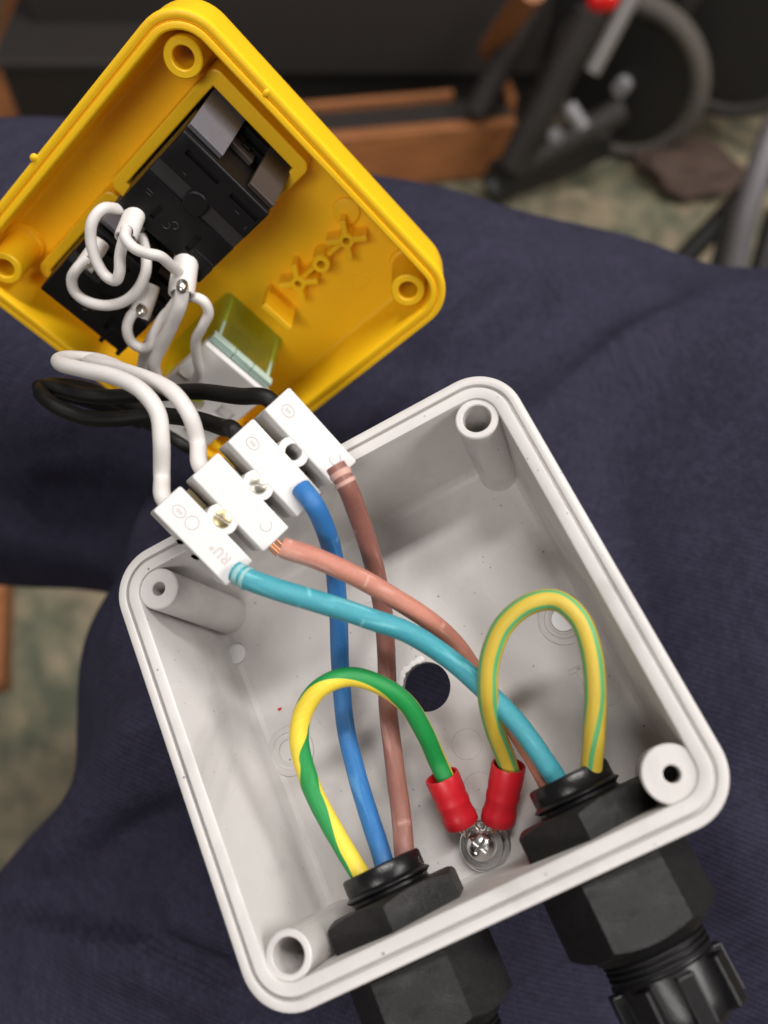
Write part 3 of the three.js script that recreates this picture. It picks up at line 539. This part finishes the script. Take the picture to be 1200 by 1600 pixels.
lw('thin white wire making the large round loop over the lower switch', [[136, 405, 11], [122, 418, 13], [112, 436, 13], [116, 455, 13], [134, 470, 13], [162, 477, 13], [190, 472, 13], [213, 455, 13], [227, 428, 12], [228, 398, 10], [221, 368, 7]]);
lw('thin white wire hooking under the sleeve by the lamp', [[222, 484, 10], [206, 492, 12], [199, 512, 13], [206, 534, 13], [222, 544, 13], [236, 538, 13], [243, 518, 12], [256, 494, 11], [276, 476, 11]]);
lw('white wire dropping from the upper switch towards the terminals', [[286, 448, 14], [281, 478, 15], [268, 508, 14], [252, 540, 13], [240, 568, 13], [246, 596, 12], [262, 620, 10]], 1.45);
lw('second white wire dropping beside the hooked wire', [[283, 462, 12], [262, 492, 11], [240, 524, 10], [226, 556, 9], [222, 590, 8]], 1.3);
lw('thin white wire snaking down to the lamp holder', [[280, 470, 11], [298, 464, 12], [318, 471, 13], [326, 488, 13], [316, 510, 13], [306, 530, 12], [307, 556, 11], [311, 580, 10], [303, 597, 7]]);
freeWire('black_wire', 'short black wire soldered to the bottom of the lamp holder', [at(215, 655, 196), at(255, 675, 190), at(284, 693, 188), at(304, 706, 190)], 1.3, M.blackWire);

// ------------------------------------------------------------------ background on the floor
const wood = mat({ map: (() => { const t = dataTex(256, (u, v) => { const k = 1 + .3 * fbm(u * 6, v * 40, 2, 4); return [cl(160 * k), cl(102 * k), cl(60 * k)]; }, 3, true); return t; })(), roughness: .55 });
const darkMetal = mat({ color: C(.012, .011, .011), roughness: .5 }), darkGrey = mat({ color: C(.03, .025, .023), roughness: .6, bumpMap: coarseBump, bumpScale: .0002 });
const rubber = mat({ color: C(.10, .088, .075), roughness: .8 }), chairTube = mat({ color: C(.13, .122, .125), roughness: .4 }), greyTube = mat({ color: C(.30, .29, .30), roughness: .4 });
const mm = v => v.clone().multiplyScalar(1000);
function beam(p, q, w, h, r = 2) {                             // box between two points, h upright, w across (mm)
  const d = q.clone().sub(p), L = d.length(); const g = bx(0, 0, 0, L, h, w, r); const yaw = Math.atan2(-d.z, d.x), el = Math.asin(d.y / L);
  return g.rotateZ(el).rotateY(yaw).translate((p.x + q.x) / 2, (p.y + q.y) / 2, (p.z + q.z) / 2);
}
{
  const a = onPlaneY(330, 270, .045), b = onPlaneY(800, 228, .045), t = thing('platform_trolley', 'low trolley with wooden edge boards and a dark deck, behind the yellow lid', 'trolley', V3(a.x, 0, a.z));
  const A = mm(a.clone().sub(t.position)), B = mm(b.clone().sub(t.position)), back = V3(-(B.z - A.z), 0, B.x - A.x).normalize(); if (back.z > 0) back.negate();
  part('edge_board', beam(A, B, 18, 82, 3), wood, t);
  part('deck', beam(A.clone().addScaledVector(back, 32).setY(78), B.clone().addScaledVector(back, 32).setY(78), 46, 12, 3), darkGrey, t);
  part('rear_rail', beam(A.clone().addScaledVector(back, 58).setY(84), B.clone().addScaledVector(back, 58).lerp(A.clone().addScaledVector(back, 58), .18).setY(84), 10, 24, 3), wood, t);
  part('end_board', beam(B.clone().addScaledVector(back, 30).setY(72), B.clone().addScaledVector(back, 76).setY(72), 14, 50, 3), wood, t);
}
{
  const a = onPlaneY(52, 60, .14), b = onPlaneY(860, 60, .14), c = a.clone().lerp(b, .5), t = thing('dark_board', 'large dark grey panel standing behind the trolley at the top', 'panel', V3(c.x, 0, c.z - .03));
  part('face', bx(0, 460, 0, a.distanceTo(b) * 1000, 760, 30, 4), darkGrey, t); part('foot', bx(0, 40, -10, a.distanceTo(b) * 1000 - 30, 80, 26, 3), darkMetal, t);  // foot is a near-black strip standing in for the shadow gap below the face
}
{
  const c = onPlaneY(150, 120, .08), t = thing('black_crate', 'low black crate in the shade beside the orange batten', 'crate', V3(c.x, 0, c.z));
  part('body', bx(0, 70, 0, 190, 140, 160, 6), darkMetal, t); part('lid', bx(0, 146, 0, 200, 12, 170, 4), darkGrey, t);
}
{
  const a = onPlaneY(28, -60, .012), b = onPlaneY(-26, 1080, .012), t = thing('batten', 'orange wooden batten on the floor along the left edge', 'batten', V3(a.x, 0, a.z));
  part('strip', beam(V3(0, 12, 0), mm(b.sub(t.position)), 42, 24, 2), wood, t);
}
{
  const a = onPlaneY(835, -20, .30), b = onPlaneY(765, 78, .14), t = thing('wooden_pole', 'slanted orange wooden bar left of the scooter stem', 'pole', V3(b.x, 0, b.z));
  part('bar', cyl(mm(b.clone().sub(t.position)), mm(a.clone().sub(t.position)), 15, 12), wood, t);
}
{
  const c = onPlaneY(980, 125, .112), t = thing('scooter', 'black kick scooter with grey tyre standing in the dark at upper right', 'scooter', V3(c.x, 0, c.z));
  const W = new THREE.Group(); W.name = 'wheel'; W.position.set(0, .112, 0); W.rotation.y = -.55; t.add(W);
  part('tyre', new THREE.TorusGeometry(97, 13, 18, 64), rubber, W); part('rim', [new THREE.CylinderGeometry(86, 86, 18, 48).rotateX(Math.PI / 2)], darkMetal, W); part('hub', new THREE.CylinderGeometry(11, 11, 50, 24).rotateX(Math.PI / 2), greyTube, W);
  const loc = (px, py, h) => mm(onPlaneY(px, py, h).sub(t.position));
  const W2 = new THREE.Group(); W2.name = 'wheel'; W2.position.copy(loc(1175, 60, .16).multiplyScalar(.001)); W2.rotation.y = -.2; t.add(W2);
  part('tyre', new THREE.TorusGeometry(97, 13, 18, 64), darkGrey, W2); part('rim', new THREE.CylinderGeometry(86, 86, 18, 48).rotateX(Math.PI / 2), darkMetal, W2);
  part('stem', [cyl(loc(745, 175, .10), loc(850, -30, .24), 17, 16)], darkGrey, t);
  part('fork', [cyl(loc(800, 260, .06), loc(925, 20, .24), 20, 16), cyl(loc(800, 265, .05), loc(975, 170, .12), 17, 16)], darkGrey, t);
  part('foot', [cyl(loc(765, 300, .015), loc(880, 225, .06), 24, 14), beam(loc(770, 285, .03), loc(945, 215, .05), 40, 44, 6)], darkMetal, t);
  part('silver_rod', cyl(loc(925, 112, .24), loc(1000, -30, .32), 9, 12), mat({ color: C(.4, .38, .37), roughness: .35, metalness: .6 }), t);
  part('bracket', [cyl(loc(888, 165, .17), loc(912, 200, .15), 9, 10), new THREE.SphereGeometry(10, 14, 10).translate(...loc(868, 214, .12).toArray())], greyTube, t);
  part('reflector', new THREE.SphereGeometry(15, 16, 12).scale(1.2, .8, .6).translate(...loc(942, 2, .28).toArray()), mat({ color: C(.7, .01, .01), roughness: .25 }), t);
}
{
  const c = onPlaneY(1080, 40, .2), t = thing('black_cabinet', 'black cabinet in shadow behind the scooter wheel', 'cabinet', V3(c.x + .25, 0, c.z - .28));
  part('carcass', bx(0, 400, 0, 1100, 800, 300, 6), darkMetal, t);
  part('plinth', bx(0, 20, 154, 1080, 36, 8, 2), darkGrey, t);
}
{
  const c = onPlaneY(1085, 255, .03), t = thing('brown_bag', 'brown soft bag on the floor right of the scooter wheel', 'bag', V3(c.x, 0, c.z));
  const g = new THREE.SphereGeometry(60, 40, 28), p = g.attributes.position; for (let i = 0; i < p.count; i++) { const x = p.getX(i), y = p.getY(i), z = p.getZ(i), k = 1 + .7 * fbm(x * .02, y * .02 + 4, z * .02, 3); p.setXYZ(i, x * 1.15 * k, Math.max(y * .42 * k, -24), z * .8 * k); } g.computeVertexNormals();
  part('body', g.translate(0, 24, 0), mat({ color: C(.075, .045, .033), roughness: .8, bumpMap: rough, bumpScale: .001 }), t);
}
{
  const b = onPlaneY(1150, 520, 0), t = thing('chair', 'chair frame of grey tube with black bars at the right edge', 'chair', V3(b.x, 0, b.z));
  const q = (px, py, z) => mm(at(px, py, z).sub(t.position));
  part('leg', tube([q(1100, 640, 820), q(1135, 480, 790), q(1150, 400, 770), q(1172, 310, 750), q(1215, 190, 740), q(1300, 60, 740)], 11, { m: 16 }), chairTube, t, true);
  part('brace', cyl(q(1030, 445, 860), q(1240, 225, 790), 11, 14), darkMetal, t);
  part('leg', [cyl(q(1108, 460, 800), q(1140, 330, 775), 6, 12)], darkMetal, t); part('leg', cyl(q(1172, 480, 780), q(1215, 330, 760), 10, 12), darkMetal, t);
}
renderer.render(scene, camera);
